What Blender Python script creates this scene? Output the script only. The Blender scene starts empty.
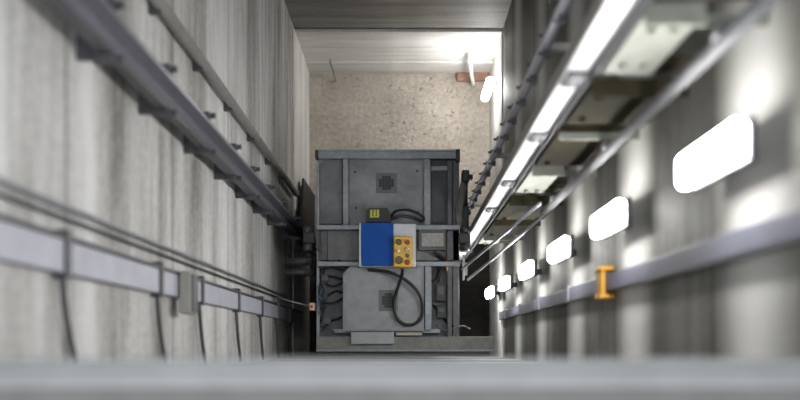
import bpy, bmesh, math, random
from mathutils import Vector, Matrix
random.seed(7)
C = bpy.context.scene.collection
H = 10.87                      # camera height above the pit floor
XL, XR, YB = -1.05, 0.93, 3.0  # left wall, right wall, back wall
PI = math.pi

# ------------------------------------------------------------------ materials
MATS = {}
def mat(name, col, rough=0.6, metal=0.0, bump=0.0, scale=20.0, var=0.0, spec=0.5):
    """plain procedural material: a colour broken up by a little noise"""
    if name in MATS: return MATS[name]
    m = bpy.data.materials.new(name); m.use_nodes = True
    nt = m.node_tree; b = nt.nodes['Principled BSDF']
    b.inputs['Roughness'].default_value = rough
    b.inputs['Metallic'].default_value = metal
    b.inputs['Specular IOR Level'].default_value = spec
    tc = nt.nodes.new('ShaderNodeTexCoord')
    no = nt.nodes.new('ShaderNodeTexNoise'); no.inputs['Scale'].default_value = scale
    no.inputs['Detail'].default_value = 5; no.inputs['Roughness'].default_value = 0.65
    nt.links.new(tc.outputs['Object'], no.inputs['Vector'])
    r = nt.nodes.new('ShaderNodeValToRGB')
    r.color_ramp.elements[0].position = 0.3; r.color_ramp.elements[1].position = 0.7
    v = max(var, 0.02)
    r.color_ramp.elements[0].color = [c*(1-v) for c in col] + [1]
    r.color_ramp.elements[1].color = [min(1, c*(1+v)) for c in col] + [1]
    nt.links.new(no.outputs['Fac'], r.inputs['Fac'])
    nt.links.new(r.outputs['Color'], b.inputs['Base Color'])
    if bump:
        bp = nt.nodes.new('ShaderNodeBump'); bp.inputs['Strength'].default_value = bump
        bp.inputs['Distance'].default_value = 0.01
        nt.links.new(no.outputs['Fac'], bp.inputs['Height'])
        nt.links.new(bp.outputs['Normal'], b.inputs['Normal'])
    MATS[name] = m
    return m

def emit(name, col, s):
    m = bpy.data.materials.new(name); m.use_nodes = True
    b = m.node_tree.nodes['Principled BSDF']
    b.inputs['Base Color'].default_value = (*col, 1)
    b.inputs['Emission Color'].default_value = (*col, 1)
    b.inputs['Emission Strength'].default_value = s
    return m

def concrete(name, dark, mid, light, along='Y', joint=1.42, off=0.2, fine=1.0, lift=0.0):  # lift: how strongly the lamp stripes are painted in
    """board-marked concrete: horizontal bands that change with height, joints, grain"""
    m = bpy.data.materials.new(name); m.use_nodes = True
    nt = m.node_tree; N = nt.nodes; L = nt.links
    b = N['Principled BSDF']; b.inputs['Roughness'].default_value = 0.62
    tc = N.new('ShaderNodeTexCoord')
    def noise(sc, scale, det=6):
        mp = N.new('ShaderNodeMapping'); mp.inputs['Scale'].default_value = sc
        L.new(tc.outputs['Object'], mp.inputs['Vector'])
        n = N.new('ShaderNodeTexNoise'); n.inputs['Scale'].default_value = scale
        n.inputs['Detail'].default_value = det; n.inputs['Roughness'].default_value = 0.6
        L.new(mp.outputs['Vector'], n.inputs['Vector']); return n.outputs['Fac']
    s = (1, 0.12, 1) if along == 'Y' else (0.12, 1, 1)
    n1 = noise(s, 1.9); n2 = noise(s, 11); n3 = noise((1, 1, 1), 34*fine, 8)
    def mth(op, a, c):
        q = N.new('ShaderNodeMath'); q.operation = op
        for i, v in enumerate((a, c)):
            if v is None: continue
            if isinstance(v, (int, float)): q.inputs[i].default_value = v
            else: L.new(v, q.inputs[i])
        return q.outputs[0]
    mix = mth('ADD', mth('MULTIPLY', n1, 0.62), mth('ADD', mth('MULTIPLY', n2, 0.22), mth('MULTIPLY', n3, 0.16)))
    r = N.new('ShaderNodeValToRGB'); e = r.color_ramp.elements
    e[0].position = 0.38; e[0].color = (*dark, 1); e[1].position = 0.59; e[1].color = (*light, 1)
    q = e.new(0.49); q.color = (*mid, 1)
    L.new(mix, r.inputs['Fac'])
    # formwork joints, at fixed heights
    sp = N.new('ShaderNodeSeparateXYZ'); L.new(tc.outputs['Object'], sp.inputs[0])
    z = mth('ADD', sp.outputs['Z'], mth('MULTIPLY', n2, 0.03))
    fr = mth('FRACT', mth('DIVIDE', mth('ADD', z, off), joint), None)
    ln = mth('LESS_THAN', fr, 0.022)
    mx = N.new('ShaderNodeMix'); mx.data_type = 'RGBA'; mx.blend_type = 'MULTIPLY'
    L.new(mth('MULTIPLY', ln, 0.6), mx.inputs['Factor'])
    src = r.outputs['Color']
    if lift:   # lamp-lit stripes painted paler into the wall colour, spaced like the lamps
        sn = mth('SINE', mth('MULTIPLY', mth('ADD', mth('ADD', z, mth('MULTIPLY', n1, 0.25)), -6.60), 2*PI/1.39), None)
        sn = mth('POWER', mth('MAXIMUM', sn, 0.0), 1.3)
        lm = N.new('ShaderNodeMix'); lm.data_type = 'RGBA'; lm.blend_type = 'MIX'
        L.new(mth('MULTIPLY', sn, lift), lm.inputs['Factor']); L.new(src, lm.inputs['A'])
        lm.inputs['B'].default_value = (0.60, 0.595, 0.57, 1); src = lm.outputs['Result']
    L.new(src, mx.inputs['A']); mx.inputs['B'].default_value = (0.25, 0.23, 0.2, 1)
    L.new(mx.outputs['Result'], b.inputs['Base Color'])
    bp = N.new('ShaderNodeBump'); bp.inputs['Strength'].default_value = 0.5; bp.inputs['Distance'].default_value = 0.03
    L.new(mth('SUBTRACT', mix, mth('MULTIPLY', ln, 0.3)), bp.inputs['Height'])
    L.new(bp.outputs['Normal'], b.inputs['Normal'])
    return m

def floor_mat():
    m = bpy.data.materials.new('pit_floor_dusty_concrete'); m.use_nodes = True
    nt = m.node_tree; N = nt.nodes; L = nt.links
    b = N['Principled BSDF']; b.inputs['Roughness'].default_value = 0.85
    tc = N.new('ShaderNodeTexCoord')
    def noise(scale, det=6, rg=0.6):
        n = N.new('ShaderNodeTexNoise'); n.inputs['Scale'].default_value = scale
        n.inputs['Detail'].default_value = det; n.inputs['Roughness'].default_value = rg
        L.new(tc.outputs['Object'], n.inputs['Vector']); return n.outputs['Fac']
    a, g = noise(2.2), noise(22, 8, 0.75)
    add = N.new('ShaderNodeMix'); add.data_type = 'FLOAT'; add.inputs['Factor'].default_value = 0.6
    L.new(a, add.inputs[2]); L.new(g, add.inputs[3])
    r = N.new('ShaderNodeValToRGB'); e = r.color_ramp.elements
    e[0].position = 0.30; e[0].color = (0.24, 0.205, 0.17, 1)
    e[1].position = 0.6; e[1].color = (0.66, 0.60, 0.53, 1)
    q = e.new(0.46); q.color = (0.48, 0.43, 0.37, 1)
    L.new(add.outputs[0], r.inputs['Fac'])
    # shade of car and door header painted dark into the front half, ragged edge
    sp = N.new('ShaderNodeSeparateXYZ'); L.new(tc.outputs['Object'], sp.inputs[0])
    mr = N.new('ShaderNodeMath'); mr.operation = 'MULTIPLY_ADD'
    L.new(a, mr.inputs[0]); mr.inputs[1].default_value = 0.5; L.new(sp.outputs['Y'], mr.inputs[2])
    st = N.new('ShaderNodeMapRange'); st.inputs['From Min'].default_value = 1.35; st.inputs['From Max'].default_value = 1.5
    L.new(mr.outputs[0], st.inputs['Value'])
    mx = N.new('ShaderNodeMix'); mx.data_type = 'RGBA'
    r2 = N.new('ShaderNodeValToRGB'); L.new(a, r2.inputs['Fac'])
    r2.color_ramp.elements[0].position = .4; r2.color_ramp.elements[0].color = (0.006, 0.006, 0.007, 1)
    r2.color_ramp.elements[1].position = .65; r2.color_ramp.elements[1].color = (0.035, 0.027, 0.018, 1)
    L.new(st.outputs['Result'], mx.inputs['Factor']); L.new(r2.outputs['Color'], mx.inputs['A']); L.new(r.outputs['Color'], mx.inputs['B'])
    L.new(mx.outputs['Result'], b.inputs['Base Color'])
    bp = N.new('ShaderNodeBump'); bp.inputs['Strength'].default_value = 0.6; bp.inputs['Distance'].default_value = 0.03
    L.new(g, bp.inputs['Height']); L.new(bp.outputs['Normal'], b.inputs['Normal'])
    return m

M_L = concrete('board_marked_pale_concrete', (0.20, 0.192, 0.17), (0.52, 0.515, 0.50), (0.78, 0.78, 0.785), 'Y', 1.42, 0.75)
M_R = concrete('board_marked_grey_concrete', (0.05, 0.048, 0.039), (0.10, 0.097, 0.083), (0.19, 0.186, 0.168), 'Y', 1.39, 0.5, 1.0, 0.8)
M_B = concrete('grey_brown_back_concrete', (0.13, 0.12, 0.105), (0.25, 0.235, 0.215), (0.40, 0.38, 0.35), 'X', 1.5, 0.1)
M_P = concrete('whitewashed_plinth', (0.55, 0.535, 0.50), (0.78, 0.77, 0.745), (0.86, 0.855, 0.84), 'X', 0.45, 0.0)
M_F = floor_mat()
STEEL  = mat('galvanised_steel', (0.34, 0.345, 0.38), 0.42, 0.55, 0.1, 30, 0.15)
DARKST = mat('oily_dark_steel', (0.075, 0.075, 0.085), 0.45, 0.3, 0.1, 30, 0.3)
RAILST = mat('machined_rail_steel', (0.26, 0.26, 0.30), 0.35, 0.5, 0.05, 30, 0.2)
BLACK  = mat('black_rubber', (0.012, 0.012, 0.014), 0.5, 0, 0.05, 40, 0.3)
CAROOF = mat('dusty_grey_sheet', (0.25, 0.262, 0.275), 0.6, 0.1, 0.15, 5, 0.3)
CARDK  = mat('dark_grey_sheet', (0.115, 0.12, 0.126), 0.6, 0.1, 0.15, 9, 0.25)
CARBM  = mat('blue_grey_channel', (0.24, 0.26, 0.28), 0.45, 0.25, 0.1, 18, 0.2)
OLIVE  = mat('olive_grey_beam', (0.20, 0.20, 0.185), 0.6, 0.1, 0.1, 14, 0.2)
GRILLE = mat('dark_vent_slots', (0.04, 0.042, 0.045), 0.6, 0, 0, 20, 0.1)
GRID   = mat('vent_plate_grey', (0.15, 0.155, 0.16), 0.6, 0.1, 0, 20, 0.1)
BLUE   = mat('blue_lid', (0.007, 0.07, 0.33), 0.6, 0, 0.05, 12, 0.12, 0.2)
PLATE  = mat('pale_aluminium_plate', (0.44, 0.45, 0.47), 0.4, 0.2, 0.05, 20, 0.08)
YELLOW = mat('yellow_control_housing', (0.66, 0.40, 0.035), 0.45, 0, 0.05, 20, 0.12)
LIME   = mat('yellow_green_sticker', (0.50, 0.52, 0.04), 0.5, 0, 0, 20, 0.1)
RED    = mat('red_button', (0.20, 0.02, 0.015), 0.4)
WHITEB = mat('white_button', (0.75, 0.75, 0.72), 0.4)
BTN    = mat('dark_button', (0.04, 0.03, 0.03), 0.35)
LABELP = mat('scuffed_nameplate', (0.33, 0.32, 0.30), 0.5, 0.2, 0.1, 50, 0.3)
ORANGE = mat('orange_clip', (0.72, 0.36, 0.04), 0.5, 0, 0, 20, 0.1)
PALEPL = mat('pale_painted_steel', (0.20, 0.21, 0.18), 0.55, 0.05, 0.1, 16, 0.15)
OLIVEDK= mat('dark_olive_plate', (0.030, 0.026, 0.015), 0.85, 0.0, 0.1, 12, 0.25, 0.1)
WHITEPN= mat('white_enamelled_steel', (0.80, 0.81, 0.84), 0.85, 0.0, 0.02, 16, 0.04)
TRUNK  = mat('pale_lilac_trunking', (0.46, 0.47, 0.55), 0.5, 0.1, 0.03, 8, 0.1)
TRUNKR = mat('blue_grey_trunking', (0.13, 0.133, 0.175), 0.5, 0.1, 0.03, 8, 0.1)
TIMBER = mat('reddish_timber', (0.36, 0.215, 0.155), 0.75, 0, 0.2, 26, 0.2)
WHITEHO= mat('white_plastic_hose', (0.75, 0.75, 0.72), 0.5)
SILLM  = mat('brushed_aluminium_sill', (0.15, 0.152, 0.155), 0.6, 0.0, 0.05, 6, 0.12)
SLABM  = mat('grey_landing_concrete', (0.075, 0.075, 0.073), 0.8, 0, 0.1, 9, 0.15)
BLUEW  = mat('blue_wire', (0.05, 0.13, 0.24), 0.5)
WHITEW = mat('grey_white_wire', (0.13, 0.14, 0.15), 0.5)
BOXM   = mat('beige_junction_box', (0.33, 0.32, 0.29), 0.6, 0, 0, 10, 0.1)
TAGM   = mat('pale_orange_tag', (0.80, 0.50, 0.36), 0.5)
CABLEG = mat('dusty_grey_cable', (0.07, 0.07, 0.075), 0.7)
DUSTY = mat('dusty_beige_pipe', (0.24, 0.235, 0.225), 0.7, 0, 0.05, 12, 0.15)
GREYP = mat('grey_painted_pipe', (0.16, 0.162, 0.17), 0.8, 0, 0.05, 12, 0.15, 0.15)
BEIGE  = mat('beige_steel_strip', (0.36, 0.34, 0.31), 0.55, 0.1, 0.05, 12, 0.15)
LAMP   = emit('lit_white_diffuser', (1.0, 0.985, 0.96), 55.0)

# ------------------------------------------------------------------ builders
class MB:
    def __init__(s): s.bm = bmesh.new()
    def box(s, x0, x1, y0, y1, z0, z1, bev=0.0, mtx=None):
        r = bmesh.ops.create_cube(s.bm, size=1.0); vs = r['verts']
        for v in vs:
            v.co = Vector((x0+(v.co.x+.5)*(x1-x0), y0+(v.co.y+.5)*(y1-y0), z0+(v.co.z+.5)*(z1-z0)))
        if bev:
            es = list({e for v in vs for e in v.link_edges})
            rr = bmesh.ops.bevel(s.bm, geom=es, offset=bev, segments=2, affect='EDGES', profile=0.5)
            vs = list({v for f in rr['faces'] for v in f.verts} | {v for v in vs if v.is_valid})
        if mtx: bmesh.ops.transform(s.bm, matrix=mtx, verts=[v for v in vs if v.is_valid])
        return s
    def cyl(s, c, r, h, axis='Z', n=20, r2=None, bev=0):
        rr = bmesh.ops.create_cone(s.bm, cap_ends=True, segments=n, radius1=r, radius2=r if r2 is None else r2, depth=h)
        m = Matrix.Translation(Vector(c))
        if axis == 'X': m = m @ Matrix.Rotation(PI/2, 4, 'Y')
        if axis == 'Y': m = m @ Matrix.Rotation(-PI/2, 4, 'X')
        bmesh.ops.transform(s.bm, matrix=m, verts=rr['verts']); return s
    def prism(s, pts, z0, z1):
        a = [s.bm.verts.new((x, y, z0)) for x, y in pts]; b = [s.bm.verts.new((x, y, z1)) for x, y in pts]
        n = len(pts)
        s.bm.faces.new(a[::-1]); s.bm.faces.new(b)
        for i in range(n): s.bm.faces.new((a[i], a[(i+1) % n], b[(i+1) % n], b[i]))
        return s
    def tube(s, pts, r, n=8, smooth=6):
        P = [Vector(p) for p in pts]
        if smooth and len(P) > 2:
            Q = [P[0]+(P[0]-P[1])] + P + [P[-1]+(P[-1]-P[-2])]; out = []
            for i in range(1, len(Q)-2):
                for k in range(smooth):
                    t = k/smooth; a, b, c, d = Q[i-1], Q[i], Q[i+1], Q[i+2]
                    out.append(0.5*((2*b)+(c-a)*t+(2*a-5*b+4*c-d)*t*t+(3*b-a-3*c+d)*t**3))
            out.append(P[-1]); P = out
        rings = []; up = Vector((0, 0, 1))
        for i, p in enumerate(P):
            d = (P[min(i+1, len(P)-1)] - P[max(i-1, 0)]).normalized()
            u = d.cross(up)
            if u.length < 1e-3: u = d.cross(Vector((0, 1, 0)))
            u.normalize(); w = d.cross(u)
            rings.append([s.bm.verts.new(p + r*(math.cos(2*PI*k/n)*u + math.sin(2*PI*k/n)*w)) for k in range(n)])
        for a, b in zip(rings, rings[1:]):
            for k in range(n): s.bm.faces.new((a[k], a[(k+1) % n], b[(k+1) % n], b[k]))
        s.bm.faces.new(rings[0][::-1]); s.bm.faces.new(rings[-1]); return s
    def build(s, name, m, parent=None, smooth=False):
        bmesh.ops.recalc_face_normals(s.bm, faces=s.bm.faces)
        me = bpy.data.meshes.new(name)
        if parent is not None:   # keep world placement: parents are unrotated empties/meshes
            off = origin(parent); bmesh.ops.translate(s.bm, verts=s.bm.verts, vec=-off)
        s.bm.to_mesh(me); s.bm.free()
        me.materials.append(m)
        if smooth:
            for p in me.polygons: p.use_smooth = True
        o = bpy.data.objects.new(name, me); C.objects.link(o)
        if parent is not None: o.parent = parent
        return o
def origin(o):
    v = Vector((0, 0, 0))
    while o is not None: v += o.location; o = o.parent
    return v
def thing(name, label, cat, loc=(0, 0, 0), group=None):
    o = bpy.data.objects.new(name, None); C.objects.link(o); o.location = loc
    o.empty_display_size = 0.1
    o['label'] = label; o['category'] = cat
    if group: o['group'] = group
    return o
def tag(o, label, cat, group=None, kind=None):
    o['label'] = label; o['category'] = cat
    if group: o['group'] = group
    if kind: o['kind'] = kind
    return o
def struct(o): o['kind'] = 'structure'; return o
def copy_thing(root, dz, label):
    r = root.copy(); C.objects.link(r); r.location = root.location + Vector((0, 0, dz)); r['label'] = label
    for ch in list(root.children):
        c = ch.copy(); C.objects.link(c); c.parent = r
        for g in ch.children:
            d = g.copy(); C.objects.link(d); d.parent = c
    return r
def zd(d): return H - d

# ------------------------------------------------------------------ the shaft
TOP = H + 0.6
struct(MB().box(XL-.2, XR+.2, -.3, YB+.2, -.2, 0).build('floor', M_F))
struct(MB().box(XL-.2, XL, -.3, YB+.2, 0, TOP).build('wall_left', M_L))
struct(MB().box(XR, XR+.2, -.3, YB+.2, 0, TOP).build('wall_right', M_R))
struct(MB().box(XL, XR, YB, YB+.2, 0, TOP).build('wall_back', M_B))
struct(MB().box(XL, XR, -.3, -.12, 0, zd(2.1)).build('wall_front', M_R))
# whitewashed pit plinth with a stepped lip
struct(MB().box(XL, XR, YB-.03, YB, 0, 1.38, .006).box(XL, XR, YB-.05, YB, 0, .42, .006).build('trim_back', M_P))
PW = concrete('whitewashed_side_plinth', (0.50, 0.485, 0.45), (0.70, 0.69, 0.66), (0.82, 0.815, 0.80), 'Y', 0.9, 0.0)
struct(MB().box(XL, XL+.012, -.12, YB-.03, 0, 1.55, .006).build('trim_left', PW))
struct(MB().box(XR-.012, XR, -.12, YB-.03, 0, 1.38, .006).build('trim_right', PW))
# landing slab edge right in front of the viewer
struct(MB().box(XL-.0, XR+.0, -1.6, -.075, zd(2.1), zd(1.80)).build('floor_landing', SLABM))
ds = thing('door_sill', 'blurred grey metal landing door sill along the bottom edge of the view', 'door sill', (0, -.05, zd(1.8)))
MB().box(XL+.002, XR-.002, -.075, -.025, zd(1.86), zd(1.795), .004).build('sill_plate', SILLM, ds)
MB().box(XL+.002, XR-.002, -.058, -.050, zd(1.796), zd(1.788)).build('sill_rib', SILLM, ds)

# ------------------------------------------------------------------ wall lamps
lab = ['largest and nearest lit oblong lamp high on the right wall',
       'second nearest lit oblong lamp on the right wall, above the orange clip',
       'third lit oblong lamp down the right wall',
       'fourth lit oblong lamp down the right wall, smaller than the third',
       'fifth lit oblong lamp down the right wall, second last before the pit',
       'smallest lowest lit lamp of the right wall row, beside the dark pit']
lp = thing('wall_lamp', lab[0], 'lamp', (XR, .50, zd(2.66)), 'lit lamps in a row down the right wall')
def lamp_parts(t, z, y=.50):
    MB().box(.852, XR-.001, y-.018, y+.018, z-.20, z-.13, .004).build('mounting_bracket', DARKST, t)
    MB().box(.830, .852, y-.056, y+.056, z-.245, z+.245, .006).build('back_tray', DARKST, t)
    # diffuser: a rounded oblong, shallow towards the shaft
    m = MB(); m.box(.786, .832, y-.050, y+.050, z-.25, z+.25)
    bmesh.ops.bevel(m.bm, geom=list(m.bm.edges), offset=.0225, segments=6, affect='EDGES', profile=.5)
    m.build('diffuser', LAMP, t, True)
lamp_parts(lp, zd(2.66))
for d, l in zip((3.95, 5.23, 6.64, 8.1, 9.5), lab[1:]): copy_thing(lp, -(d-2.61), l)
# pit lamp in the back right corner, tilted
pl = thing('bulkhead_lamp', 'small lit white lamp at the top right corner of the pit floor', 'lamp', (.86, 2.62, .9))
m = MB(); m.box(-.04, .04, -.10, .10, -.13, .13)
bmesh.ops.bevel(m.bm, geom=list(m.bm.edges), offset=.035, segments=4, affect='EDGES', profile=.5)
bmesh.ops.transform(m.bm, matrix=Matrix.Translation((.825, 2.55, .9)) @ Matrix.Rotation(math.radians(-18), 4, 'Z'), verts=m.bm.verts)
m.build('diffuser', LAMP, pl, True)
MB().box(.865, XR-.013, 2.56, 2.64, .82, .98, .01).build('mounting_bracket', DARKST, pl)

# ------------------------------------------------------------------ left wall: guide rail and its brackets
gl = thing('guide_rail', 'thick dark T-section guide rail running down the left wall to the car', 'guide rail', (-.86, .96, 0))
MB().box(-.972, -.958, .95, 1.085, .15, TOP-.05, .002).build('rail_flange', RAILST, gl)
MB().box(-.958, -.89, 1.01, 1.026, .15, TOP-.05, .002).build('rail_web', RAILST, gl)
MB().box(-.976, -.935, .928, .948, .15, TOP-.05, .002).build('dark_angle', DARKST, gl)
for d in (1.9, 2.55, 3.2, 3.95, 4.75, 5.5, 6.2, 6.9, 7.6, 8.6, 9.5):
    z = zd(d)
    p = MB().box(XL+.001, -.972, .91, 1.10, z-.012, z+.012, .002).build('rail_bracket', DARKST, gl)
    for yy in (.918, 1.09):
        MB().box(-.972, -.925, yy-.014, yy+.014, z-.03, z+.03, .003).cyl((-.915, yy, z), .013, .03, 'X', 6).build('rail_clip', DARKST, p)

cl = thing('conduit', 'pale grey conduit on the left wall above the thick guide rail', 'conduit', (-1.01, 1.41, 0))
MB().tube([(-1.005, 1.40, 1.6), (-1.005, 1.40, TOP-.1)], .028, 12, 0).build('pipe', DUSTY, cl, True)
for k in range(8):
    z = zd(2.4+k*.85); MB().box(XL, -1.0, 1.355, 1.445, z-.015, z+.015, .003).build('pipe_clamp', DARKST, cl)

# lower left: lilac trunking with straps
tr = thing('cable_trunking', 'pale lilac flat trunking with dark straps along lower left wall', 'cable trunking', (XL, .27, 0))
MB().box(XL, XL+.035, .215, .315, .9, TOP-.05, .004).build('duct', TRUNK, tr)
MB().box(XL, XL+.04, .318, .330, .9, TOP-.05, .002).build('duct_lip', DARKST, tr)
SD = (3.0, 4.15, 5.0, 6.1, 7.1, 8.0, 8.8)
for d in SD:
    z = zd(d); MB().box(XL, XL+.046, .20, .345, z-.022, z+.022, .004).build('strap', DARKST, tr)
for i, d in enumerate(SD):
    z = zd(d)
    c = MB().tube([(XL+.02, .21, z), (XL+.022, .12, z-.02), (XL+.022, .02, z-.07), (XL+.02, -.10, z-.16)], .010, 8)
    o = c.build('hanging_cable', CABLEG, None, True)
    which = ['nearest and most blurred', 'second nearest', 'third', 'fourth', 'fifth', 'sixth', 'farthest and smallest'][i]
    tag(o, 'dark cable drooping below the left trunking, %s of the row' % which, 'cable', 'dark cables drooping below the left trunking')
jb = thing('junction_box', 'small beige junction box with a grey lid under the left trunking', 'junction box', (XL, .25, zd(4.55)))
MB().box(XL+.041, XL+.09, .14, .33, zd(4.63), zd(4.47), .006).build('box_body', BOXM, jb)
MB().box(XL+.09, XL+.098, .15, .32, zd(4.61), zd(4.49), .003).build('lid', DARKST, jb)
for y, r, l in ((.385, .006, 'thin taut steel rope on the left wall just above the lilac trunking'),
                (.42, .009, 'thin grey cable on the left wall, slightly above the taut steel rope')):
    tag(MB().tube([(XL+.02, y, 2.2), (XL+.02, y, TOP-.1)], r, 8, 0).build('steel_rope' if r < .008 else 'wall_cable', DARKST if r < .008 else STEEL, None, True), l, 'cable')

# stubs and dark guard at the car's left
for i, (y, d, l) in enumerate(((.735, 8.8, 'upper of two short grey pipe stubs between left wall and car'),
                               (.64, 8.8, 'lower of two short grey pipe stubs between left wall and car'))):
    t = thing('pipe_stub', l, 'pipe', (XL, y, zd(d)), 'grey pipe stubs left of the car')
    MB().cyl(((XL-.80)/2, y, zd(d)), .032, -.80-XL, 'X', 16).build('pipe', STEEL, t, True)
    MB().cyl((-.80, y, zd(d)), .038, .03, 'X', 16).build('end_cap', DARKST, t, True)
gd = MB()
gd.prism([(XL+.05, 1.13), (XL+.07, 1.13), (XL+.07, 1.62), (XL+.05, 1.62)], 0, 1.2)
for v in gd.bm.verts:
    if v.co.y > 1.5: v.co.z = 0 if v.co.z < .8 else .9
    if v.co.z > .8 : v.co.z += .25
tag(gd.build('guard_panel', BLACK), 'narrow black guard sheet upright between left wall and car', 'guard panel')
fm = thing('limit_switch', 'tiny pale orange lever tag on a thin rod left of the car', 'limit switch', (-.745, .31, zd(8.0)))
MB().box(-.76, -.715, .275, .335, zd(8.06), zd(7.94), .005).build('switch_head', TAGM, fm)
MB().cyl((-.74, .305, zd(7.935)), .010, .012, 'Z', 10).build('button', BTN, fm)
MB().tube([(XL+.001, .385, zd(8.0)), (-.76, .31, zd(8.0))], .006, 8, 0).build('rod', STEEL, fm, True)

# ------------------------------------------------------------------ right wall
gr = thing('guide_rail', 'T-section guide rail with bright machined face, running down right of the car', 'guide rail', (.60, .88, 0))
MB().box(.600, .612, .862, .945, .15, TOP-.05, .002).build('rail_flange', DARKST, gr)
MB().box(.520, .600, .886, .900, .15, TOP-.05, .002).build('rail_web', mat('bright_machined_steel', (.86, .87, .90), .5, .15, .02, 16, .05), gr)['label'] = 'bright machined rail face'
for d in (2.42, 3.32, 4.24, 5.45, 6.52):     # dark plates added for the shade gaps between lamp-lit stretches of web
    z = zd(d); f = MB().box(.530, .598, .876, .886, z-.085, z+.085, .002).build('shade_gap_plate', DARKST, gr)
    for xx in (.548, .582):
        for q in (-.05, .05): MB().cyl((xx, .872, z+q), .009, .010, 'Y', 6).build('shade_gap_bolt', STEEL, f)
for k in range(9):
    z = zd(2.0+k*.95); MB().box(.612, .650, .885, .925, z-.02, z+.02, .002).build('rail_clip', DARKST, gr)

def bracket(d0, d1, pale, label):
    t = thing('bracket_plate', label, 'bracket', (XR, .85, zd(d1)), 'steel plates between right guide rail and right wall')
    m_ = PALEPL if pale else OLIVEDK
    x1 = .77 if pale else XR
    MB().box(.613, x1, .845, .875, zd(d1), zd(d0), .003).build('plate', m_, t)
    MB().box(.613, XR, .815, .845, zd(d0)-.012, zd(d0), .002).build('top_flange', PALEPL if pale or d0 == 3.97 else m_, t)
    if pale: MB().box(x1, XR, .85, .87, zd(d1), zd(d1)+.12, .002).build('wall_arm', OLIVEDK, t)
    for xx in (.66, x1-.05):
        for zz in (zd(d0)-.12, zd(d1)+.1):
            MB().cyl((xx, .838, zz), .014, .016, 'Y', 6).build('bolt', m_, t)
bracket(1.9, 2.45, False, 'nearest dark plate behind the right rail, at the top edge of view')
bracket(2.55, 3.12, True, 'nearest large pale plate beside the right guide rail')
bracket(3.28, 3.82, False, 'dark olive plate just below the nearest large pale plate')
bracket(3.97, 4.72, False, 'dark olive plate with a pale top edge, left of the second lamp')
bracket(4.82, 5.55, True, 'middle pale bolted plate beside the right rail')
bracket(5.85, 6.75, False, 'small dark plate below the middle pale plate')
bracket(6.85, 7.7, False, 'lowest dark plate beside the right rail, close to the car')
bracket(7.8, 8.35, True, 'lowest smallest pale plate, right of the car crosshead')

cp = thing('conduit', 'straight pale conduit crossing in front of the plates on the right', 'conduit', (.80, .775, 0))
MB().tube([(.80, .765, zd(5.75)), (.80, .765, TOP-.1)], .022, 12, 0).build('pipe', GREYP, cp, True)
for d in (2.5, 3.9, 5.3):
    MB().box(.77, .83, .765, .79, zd(d)-.02, zd(d)+.02, .003).build('pipe_clamp', STEEL, cp)
for a, b, l in (((.745, .78, zd(5.5)), (.452, .60, zd(7.88)), 'thin slanting steel rod from the right plates down to the car'),
                ((.83, .775, zd(6.0)), (.50, .52, zd(7.95)), 'lower slanting steel rod reaching the right side of the car')):
    tag(MB().tube([a, b], .010, 8, 0).build('brace_rod', STEEL, None, True), l, 'rod', 'slanting steel rods right of the car')

# counterweight rail with many clips
cr = thing('counterweight_rail', 'slim steel rail with small paired clips, left of the bright-faced guide rail', 'rail', (.58, 1.25, 0))
MB().box(.566, .594, 1.235, 1.262, .2, TOP-.05, .002).build('rail_web', mat('lilac_zinc', (.62, .62, .70), .6), cr)
MB().box(.594, .602, 1.228, 1.272, .2, TOP-.05, .002).build('rail_flange', STEEL, cr)
for k in range(17):
    z = zd(2.9+k*.42)
    for yy in (1.212, 1.288):
        MB().box(.575, .605, yy-.016, yy+.016, z-.014, z+.014, .002).cyl((.566, yy, z), .008, .022, 'X', 6).build('rail_clip', DARKST, cr)
for k in range(3):
    z = zd(4.2+k*2.4); MB().box(.602, XR-.001, 1.235, 1.265, z-.015, z+.015, .003).build('rail_bracket', BEIGE, cr)
fs = thing('flat_bar', 'beige flat steel bar between clipped slim rail and bright-faced guide rail', 'bar', (.63, 1.12, 0))
MB().box(.63, .64, 1.07, 1.15, .3, TOP-.05, .002).build('bar', BEIGE, fs)
for k in range(8):
    z = zd(2.7+k*.8); MB().box(.64, XR-.001, 1.09, 1.12, z-.03, z+.03, .003).build('cross_arm', BEIGE, fs)

# trunking low on the right wall
tb = thing('cable_trunking', 'blue-grey flat trunking along the right wall below the lamps', 'cable trunking', (XR, .28, 0))
MB().box(XR-.03, XR-.001, .245, .315, 1.3, TOP-.05, .004).build('duct', TRUNKR, tb)
MB().box(XR-.034, XR-.001, .237, .243, 1.3, TOP-.05, .002).build('duct_lip', DARKST, tb)
for d in (5.5, 6.7, 7.9, 9.0):
    MB().box(XR-.036, XR-.001, .235, .325, zd(d)-.02, zd(d)+.02, .003).build('strap', STEEL, tb)
oc = thing('cable_clip', 'orange-yellow clip gripping the trunking on the right wall', 'clip', (XR-.03, .28, zd(4.5)))
MB().box(XR-.056, XR-.037, .228, .332, zd(4.555), zd(4.45), .004).build('clip_body', ORANGE, oc)
MB().box(XR-.064, XR, .332, .352, zd(4.57), zd(4.44), .004).build('clip_jaw', ORANGE, oc)
MB().box(XR-.064, XR, .208, .228, zd(4.57), zd(4.44), .004).build('clip_jaw', ORANGE, oc)

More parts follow.
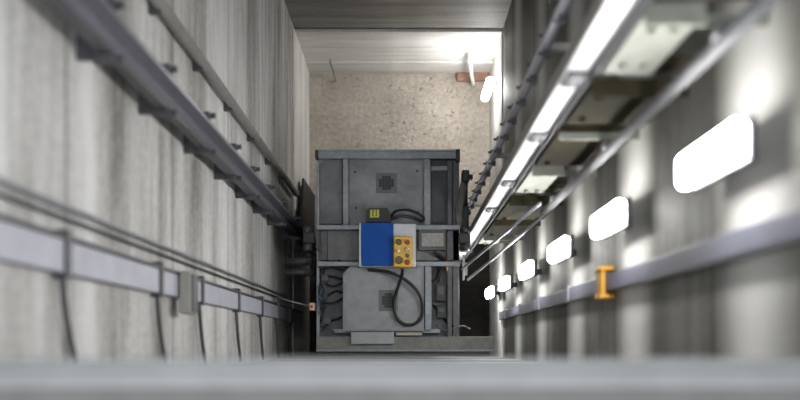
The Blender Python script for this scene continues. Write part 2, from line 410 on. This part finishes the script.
# ------------------------------------------------------------------ pit floor bits
tag(MB().box(.565, .915, 2.86, 2.95, .001, .06, .004).build('timber_offcut', TIMBER), 'reddish timber offcut lying at the back right of the pit floor', 'timber')
tag(MB().tube([(.655, 2.93, .75), (.66, 2.90, .70), (.69, 2.84, .45), (.72, 2.80, .25), (.735, 2.80, .09)], .020, 10).build('white_hose', WHITEHO, None, True), 'short bent white hose hanging over the reddish timber', 'hose')
tag(MB().tube([(-.77, 2.949, .55), (-.775, 2.93, .5), (-.76, 2.90, .2), (-.75, 2.86, .012)], .009, 8).build('thin_rod', OLIVE, None, True), 'thin bent rod leaning at the back left of the pit', 'rod')
gv = MB()
for k in range(150):
    x = random.uniform(XL+.08, XR-.06); y = YB-.06-abs(random.gauss(0, .35)) if k % 2 else random.uniform(1.75, 2.9)
    if x > .5 and y > 2.78: continue
    y = min(y, 2.9)
    r = random.uniform(.006, .016)
    q = bmesh.ops.create_icosphere(gv.bm, subdivisions=1, radius=r)
    bmesh.ops.transform(gv.bm, matrix=Matrix.Translation((x, y, r*.6)) @ Matrix.Diagonal((random.uniform(.7, 1.4), random.uniform(.7, 1.4), .7, 1)), verts=q['verts'])
tag(gv.build('gravel', mat('pit_gravel', (.46, .41, .35), .9, 0, 0, 30, .3)), 'loose gravel and crumbs scattered over the dusty pit floor', 'gravel', kind='stuff')

# ------------------------------------------------------------------ the lift car
ZR = zd(8.0)      # roof level
def cx(px, h=0): return (px-405)/1000*(8.0-h)
def cy(py, h=0): return (345-py)/1000*(8.0-h)
def rb(px0, px1, py0, py1, h0, h1, bev=.002):
    """a block on the car roof, its top face at height h1"""
    return MB().box(cx(px0, h1), cx(px1, h1), cy(py1, h1), cy(py0, h1), ZR+h0, ZR+h1, bev)
car = thing('elevator_car', 'grey lift car seen from above, with crosshead beams and roof hatches', 'elevator car', (-.14, .78, .45))
X0, X1, Y0, Y1 = cx(319), cx(458), cy(338), cy(153)
MB().box(X0, X1, Y0, Y1, .55, ZR-.02, .004).build('car_body', CARDK, car)
MB().box(X0-.01, X1+.01, Y0-.01, Y1+.01, ZR-.02, ZR, .003).build('roof_sheet', CARDK, car)
MB().box(X0+.05, X1-.05, Y0+.05, Y1-.05, .42, .55, .004).build('platform_frame', DARKST, car)
rb(320, 342, 158, 224, 0, .025).build('roof_panel', mat('roof_panel_mid_grey', (.17, .18, .19), .6, .1, .1, 9, .2), car)
h1 = rb(349, 424, 158, 226, 0, .03, .004).build('roof_hatch', CAROOF, car)
for a, b in ((355, 172), (417, 171), (356, 208), (418, 212)):
    MB().cyl((cx(a, .03), cy(b, .03), ZR+.034), .010, .008, 'Z', 6).build('hatch_bolt', GRILLE, h1)
def vent(par, px0, px1, py0, py1, h):
    v = rb(px0, px1, py0, py1, h, h+.006).build('vent_grille', GRID, par)
    q = MB(); n = 5
    ax, bx, ay, by = cx(px0+3, h), cx(px1-3, h), cy(py1-3, h), cy(py0+3, h)
    for i in range(n):
        for j in range(n):
            if (i in (0, 4)) and (j in (0, 4)): continue
            x = ax+(i+.5)*(bx-ax)/n; y = ay+(j+.5)*(by-ay)/n
            q.box(x-.011, x+.011, y-.011, y+.011, ZR+h+.006, ZR+h+.009)
    q.build('vent_slots', GRILLE, v)
vent(h1, 376, 397, 173, 193, .03)
# top edge channel: a web with two lips
t = rb(316, 459, 150, 158, 0, .09, .003); t.box(cx(316, .1), cx(459, .1), cy(151.5, .1), cy(149.5, .1), ZR+.09, ZR+.105)
t.box(cx(316, .1), cx(459, .1), cy(158.5, .1), cy(157, .1), ZR+.09, ZR+.105)
t.build('edge_channel', CARBM, car)
rb(315, 318, 150, 158, 0, .13).build('corner_bracket', BLACK, car); rb(456, 460, 149, 161, 0, .13).build('corner_bracket', BLACK, car)
g = MB().prism([(cx(319), cy(158)), (cx(327), cy(158)), (cx(319), cy(166))][::-1], ZR+.026, ZR+.034); g.build('gusset', CARBM, car)
rb(343, 348.5, 158, 225, 0, .07).build('roof_rail', CARBM, car)
rb(424, 430.5, 158, 225, 0, .07).build('roof_rail', CARBM, car)
rb(316.5, 319.5, 158, 350, -.02, .05).build('side_rail', CARBM, car)
rb(447.5, 452, 161, 345, 0, .10).build('side_post', CARDK, car)
rb(453, 459, 160, 345, 0, .06).build('side_post', DARKST, car)
rb(432, 447, 160, 223, 0, .02).build('roof_panel', mat('roof_panel_dark', (.075, .08, .083), .6, .1, .1, 9, .2), car)
rb(431, 448, 166, 170.5, .02, .05).build('cross_strip', CARBM, car)
# crosshead: two channels with stiffeners between
for a, b in ((225, 229.5), (261.5, 266)):
    t = rb(317, 460, a, b, .0, .16, .003)
    t.build('crosshead_beam', CARBM, car)
rb(318, 459, 230.5, 260.5, .0, .06).build('crosshead_web', mat('crosshead_web', (.20, .202, .20), .6, .1, .1, 8, .25), car)
for p in (321, 447):
    rb(p, p+6, 231, 260, .06, .14).build('stiffener', DARKST, car)
np_ = rb(419, 446, 229.5, 250, .06, .15, .003).build('nameplate_frame', CARDK, car)
rb(421.5, 443.5, 233, 246.5, .15, .156).build('nameplate', LABELP, np_)
# lower raised hatch with chamfered corner
P = [(343, 331), (343, 274), (352, 265), (424, 265), (424, 331)]
hb = MB().prism([(cx(a, .14), cy(b, .14)) for a, b in P][::-1], ZR, ZR+.14).build('roof_hatch', CAROOF, car)
MB().prism([(cx(a, .14), cy(b, .14)) for a, b in ((346.5, 329), (346.5, 276), (353, 268.5), (421, 268.5), (421, 329))][::-1], ZR+.14, ZR+.144).build('hatch_skin', mat('hatch_skin_grey', (.29, .30, .315), .6, .1, .15, 9, .16), hb)
vent(hb, 379, 398, 290, 311, .144)
rb(425, 431.5, 265, 330, 0, .12).build('roof_rail', CARBM, car)
rb(334, 440, 329, 333, 0, .08).build('cross_strip', CARBM, car)
rb(351, 394, 332, 344, .0, .16, .003).build('cover_box', mat('pale_cover_box', (.33, .35, .365), .55, .1, .05, 9, .1), car)
db = MB().box(-.70, .70, cy(352, .12), cy(336.5, .12), ZR-.12, ZR+.12, .006)
db.build('door_operator_beam', OLIVE, car)
MB().box(-.70, .70, cy(352, .12)+.004, cy(349.5, .12), ZR+.12, ZR+.135, .002).build('beam_lip', CARBM, car)
t = rb(396, 422, 332.5, 335.5, .0, .15); t.build('bright_bar', mat('worn_brass_bar', (.34, .31, .25), .5, .3), car)
# right column of small gear on the roof
for a in ((436, 446, 283, 301, 0, .10), (437, 446, 305, 318, 0, .08)):
    e = rb(*a, .004).build('terminal_box', GRILLE, car)
    rb(a[0]+2, a[1]-2, a[2]+3, a[3]-6, a[5], a[5]+.006).build('terminal_lid', CARDK, e)
rb(446.6, 448, 256, 271, .1, .115).build('marker_strip', ORANGE, car)
# guide shoes
def shoe(xc, sgn):
    s = MB().box(xc-.035, xc+.035, .74, .92, ZR+.02, ZR+.18, .006)
    s.box(xc-.06 if sgn > 0 else xc-.02, xc+.02 if sgn > 0 else xc+.06, .79, .87, ZR+.16, ZR+.26, .006)
    sh = s.build('guide_shoe', BLACK, car)
    for yy in (.765, .895): MB().cyl((xc, yy, ZR+.21), .028, .06, 'Y', 14).build('roller', DARKST, sh, True)
shoe(-.765, -1); shoe(.475, 1)
MB().box(.44, .505, .87, 1.10, ZR-.05, ZR+.10, .01).build('safety_gear', BLACK, car)
MB().box(.455, .515, 1.30, 1.40, ZR-.12, ZR+.02, .012).box(.50, .545, 1.33, 1.37, ZR-.1, ZR-.02, .006).build('door_motor', BLACK, car)
MB().tube([(.475, .95, ZR-.02), (.475, 1.10, ZR+.02), (.475, 1.22, ZR+.02), (.48, 1.32, ZR-.03)], .026, 10).build('black_duct', BLACK, car, True)
MB().tube([(.435, .92, ZR+.08), (.43, 1.05, ZR+.10), (.455, 1.20, ZR+.05), (.475, 1.29, ZR-.02)], .030, 12).build('grey_duct', mat('dusty_grey_duct', (.2, .2, .19), .7, 0, .2, 20, .25), car, True)
# support arm at the right, low
MB().box(.462, .475, .52, .72, ZR-.06, ZR+.02, .003).build('side_arm', STEEL, car)
MB().box(.475, .50, .56, .66, ZR-.06, ZR+.0, .003).build('side_lug', PALEPL, car)
# wiring on the left of the roof
wz = [(.0, BLACK, .007), (.01, BLUEW, .0055), (.02, WHITEW, .005), (.03, BLACK, .008)]
def P3(px, py, h): return (cx(px, h), cy(py, h), ZR+h)
paths = [
 ([(318, 262), (330, 258), (342, 262), (346, 268)], BLACK), ([(320, 270), (332, 267), (343, 270)], BLACK),
 ([(318, 278), (328, 276), (343, 279)], BLACK), ([(326, 284), (334, 286), (344, 282)], BLACK),
 ([(322, 302), (333, 303), (345, 297)], BLACK), ([(322, 330), (330, 322), (342, 317)], BLACK),
 ([(320, 255), (324, 272), (319, 290), (323, 310)], BLACK), ([(324, 258), (321, 280), (326, 300), (320, 322)], BLACK),
 ([(317, 286), (322, 292), (318, 302), (324, 309)], BLUEW), ([(319, 290), (325, 296), (321, 306), (327, 312)], BLUEW),
 ([(316, 294), (321, 299), (317, 308), (321, 316)], WHITEW), ([(322, 289), (318, 299), (326, 305)], WHITEW),
 ([(315, 246), (321, 252), (326, 248), (331, 256), (340, 254)], WHITEW), ([(328, 296), (336, 291), (344, 293)], BLACK),
 ([(318, 320), (322, 326), (330, 328), (336, 333)], WHITEW), ([(432, 262), (438, 266), (436, 278), (430, 282)], BLACK),
 ([(433, 305), (440, 312), (447, 322), (455, 327)], BLACK), ([(436, 325), (446, 330), (462, 326), (470, 329)], WHITEW)]
for pts, m_ in paths:
    MB().tube([P3(a, b, .05+.03*math.sin(i*2.1+a)) for i, (a, b) in enumerate(pts)], .0085 if m_ is BLACK else .006, 6).build('roof_wire', m_, car, True)
for (a, b) in ((319, 262), (320, 275), (323, 318)):
    rb(a, a+8, b, b+6, 0, .06).build('cable_clamp', DARKST, car)
# crawler hose behind crosshead, right
MB().tube([P3(441, 258, .12), P3(434, 252, .2), P3(446, 262, .12), P3(440, 272, .1), P3(437, 290, .08)], .012, 8).build('roof_hose', BLACK, car, True)

# ------------------------------------------------------------------ inspection gear resting on the crosshead
ib = thing('inspection_box', 'blue-lidded box on a pale plate across the middle of the car roof', 'control box', (cx(377), cy(244), ZR+.16))
MB().box(cx(359.5, .3), cx(416, .3), cy(266.5, .3), cy(223, .3), ZR+.161, ZR+.26, .004).build('box_body', PLATE, ib)
MB().prism([(cx(361.5, .32), cy(265.5, .32)), (cx(393, .32), cy(265.5, .32)), (cx(393.5, .32), cy(222.5, .32)), (cx(361, .32), cy(222.5, .32))], ZR+.26, ZR+.30).build('blue_lid', BLUE, ib)['label'] = 'blue lid'
MB().box(cx(359, .32), cx(360.8, .32), cy(266, .32), cy(222.5, .32), ZR+.26, ZR+.295, .001).build('edge_strip', PLATE, ib)
ys = thing('control_station', 'yellow push-button control station beside the blue lid', 'control station', (cx(403), cy(251), ZR+.262))
h = .36
m = MB().box(cx(393.5, h), cx(412.5, h), cy(267, h), cy(236, h), ZR+.262, ZR+.345, .010)
m.build('housing', YELLOW, ys)
for px, py, r, mm in ((399, 242, .021, BTN), (407.5, 242, .018, RED), (399, 251, .015, WHITEB), (407.5, 249.5, .016, WHITEB),
                      (407.5, 255.5, .015, BTN), (399, 260, .027, BTN), (407.5, 262, .019, RED)):
    c = (cx(px, h), cy(py, h))
    b_ = MB().cyl((c[0], c[1], ZR+.349), r*1.15, .008, 'Z', 20).build('button_collar', mat('amber_collar', (.42, .24, .02), .5), ys, True)
    MB().cyl((c[0], c[1], ZR+.361), r, .016, 'Z', 20, r*.85).build('button', mm, b_)
q = MB().tube([(cx(407.5, h)-.008, cy(248, h), ZR+.370), (cx(407.5, h)+.008, cy(251, h), ZR+.370)], .003, 6, 0)
q.build('selector_pointer', BTN, ys)
lpz = [(402.5, 269.5, .31), (402, 275, .26), (398, 287, .22), (394, 302, .19), (396, 316, .18), (403, 323.5, .18), (413, 324.5, .18),
       (421, 318, .18), (422.5, 305, .19), (418, 292, .21), (407, 281, .23), (392, 273, .24), (378, 270.5, .2), (368, 269.8, .175)]
tag(MB().tube([P3(*p) for p in lpz], .0125, 10, 8).build('control_cable', BLACK, None, True), 'black cable looping down from the yellow control station over the hatch', 'cable')
pk = thing('battery_unit', 'black unit with a yellow-green sticker just above the blue lid', 'electrical unit', (cx(378), cy(215), ZR+.03))
m = MB().prism([(cx(a, .17), cy(b, .17)) for a, b in ((366, 222), (366, 211), (369, 208), (387, 208), (390.5, 213), (390.5, 222))][::-1], ZR+.031, ZR+.17)
m.build('case', BLACK, pk)
for a in (370, 373.4, 376.8):
    MB().box(cx(a, .18), cx(a+2.3, .18), cy(217, .18), cy(209.5, .18), ZR+.17, ZR+.174).build('sticker', LIME, pk)
MB().box(cx(370, .18), cx(379.1, .18), cy(217.5, .18), cy(216, .18), ZR+.17, ZR+.1745).build('sticker', LIME, pk)
cb = MB().tube([P3(391, 216, .09), P3(396, 211, .12), P3(408, 210, .14), P3(419, 214, .13), P3(424, 219, .14), P3(420, 222, .12)], .010, 8)
tag(cb.build('power_cable', BLACK, None, True), 'short black cable looping right from the black unit', 'cable')
tag(MB().tube([P3(391, 219, .07), P3(401, 216, .08), P3(412, 217.5, .07), P3(421, 220.5, .085)], .012, 8).build('power_cable', DARKST, None, True), 'lower dark grey cable between black unit and right roof rail', 'cable')

# ------------------------------------------------------------------ light from above, camera
w = bpy.data.worlds.new('World'); bpy.context.scene.world = w; w.use_nodes = True
w.node_tree.nodes['Background'].inputs['Color'].default_value = (.93, .96, 1, 1)
w.node_tree.nodes['Background'].inputs['Strength'].default_value = 4.0

cam = bpy.data.cameras.new('camera'); co = bpy.data.objects.new('camera', cam); C.objects.link(co)
co.location = (0, 0, H); co.rotation_euler = (0, 0, 0)
cam.sensor_width = 36; cam.lens = 45; cam.sensor_fit = 'HORIZONTAL'
cam.shift_x = -5/800; cam.shift_y = 145/800
cam.clip_start = .05; cam.clip_end = 60
cam.dof.use_dof = True; cam.dof.focus_distance = 7.9; cam.dof.aperture_fstop = 1.15
sc = bpy.context.scene; sc.camera = co
sc.view_settings.view_transform = 'Standard'; sc.view_settings.look = 'None'
sc.view_settings.exposure = 0; sc.view_settings.gamma = 1; sc.view_settings.use_curve_mapping = False
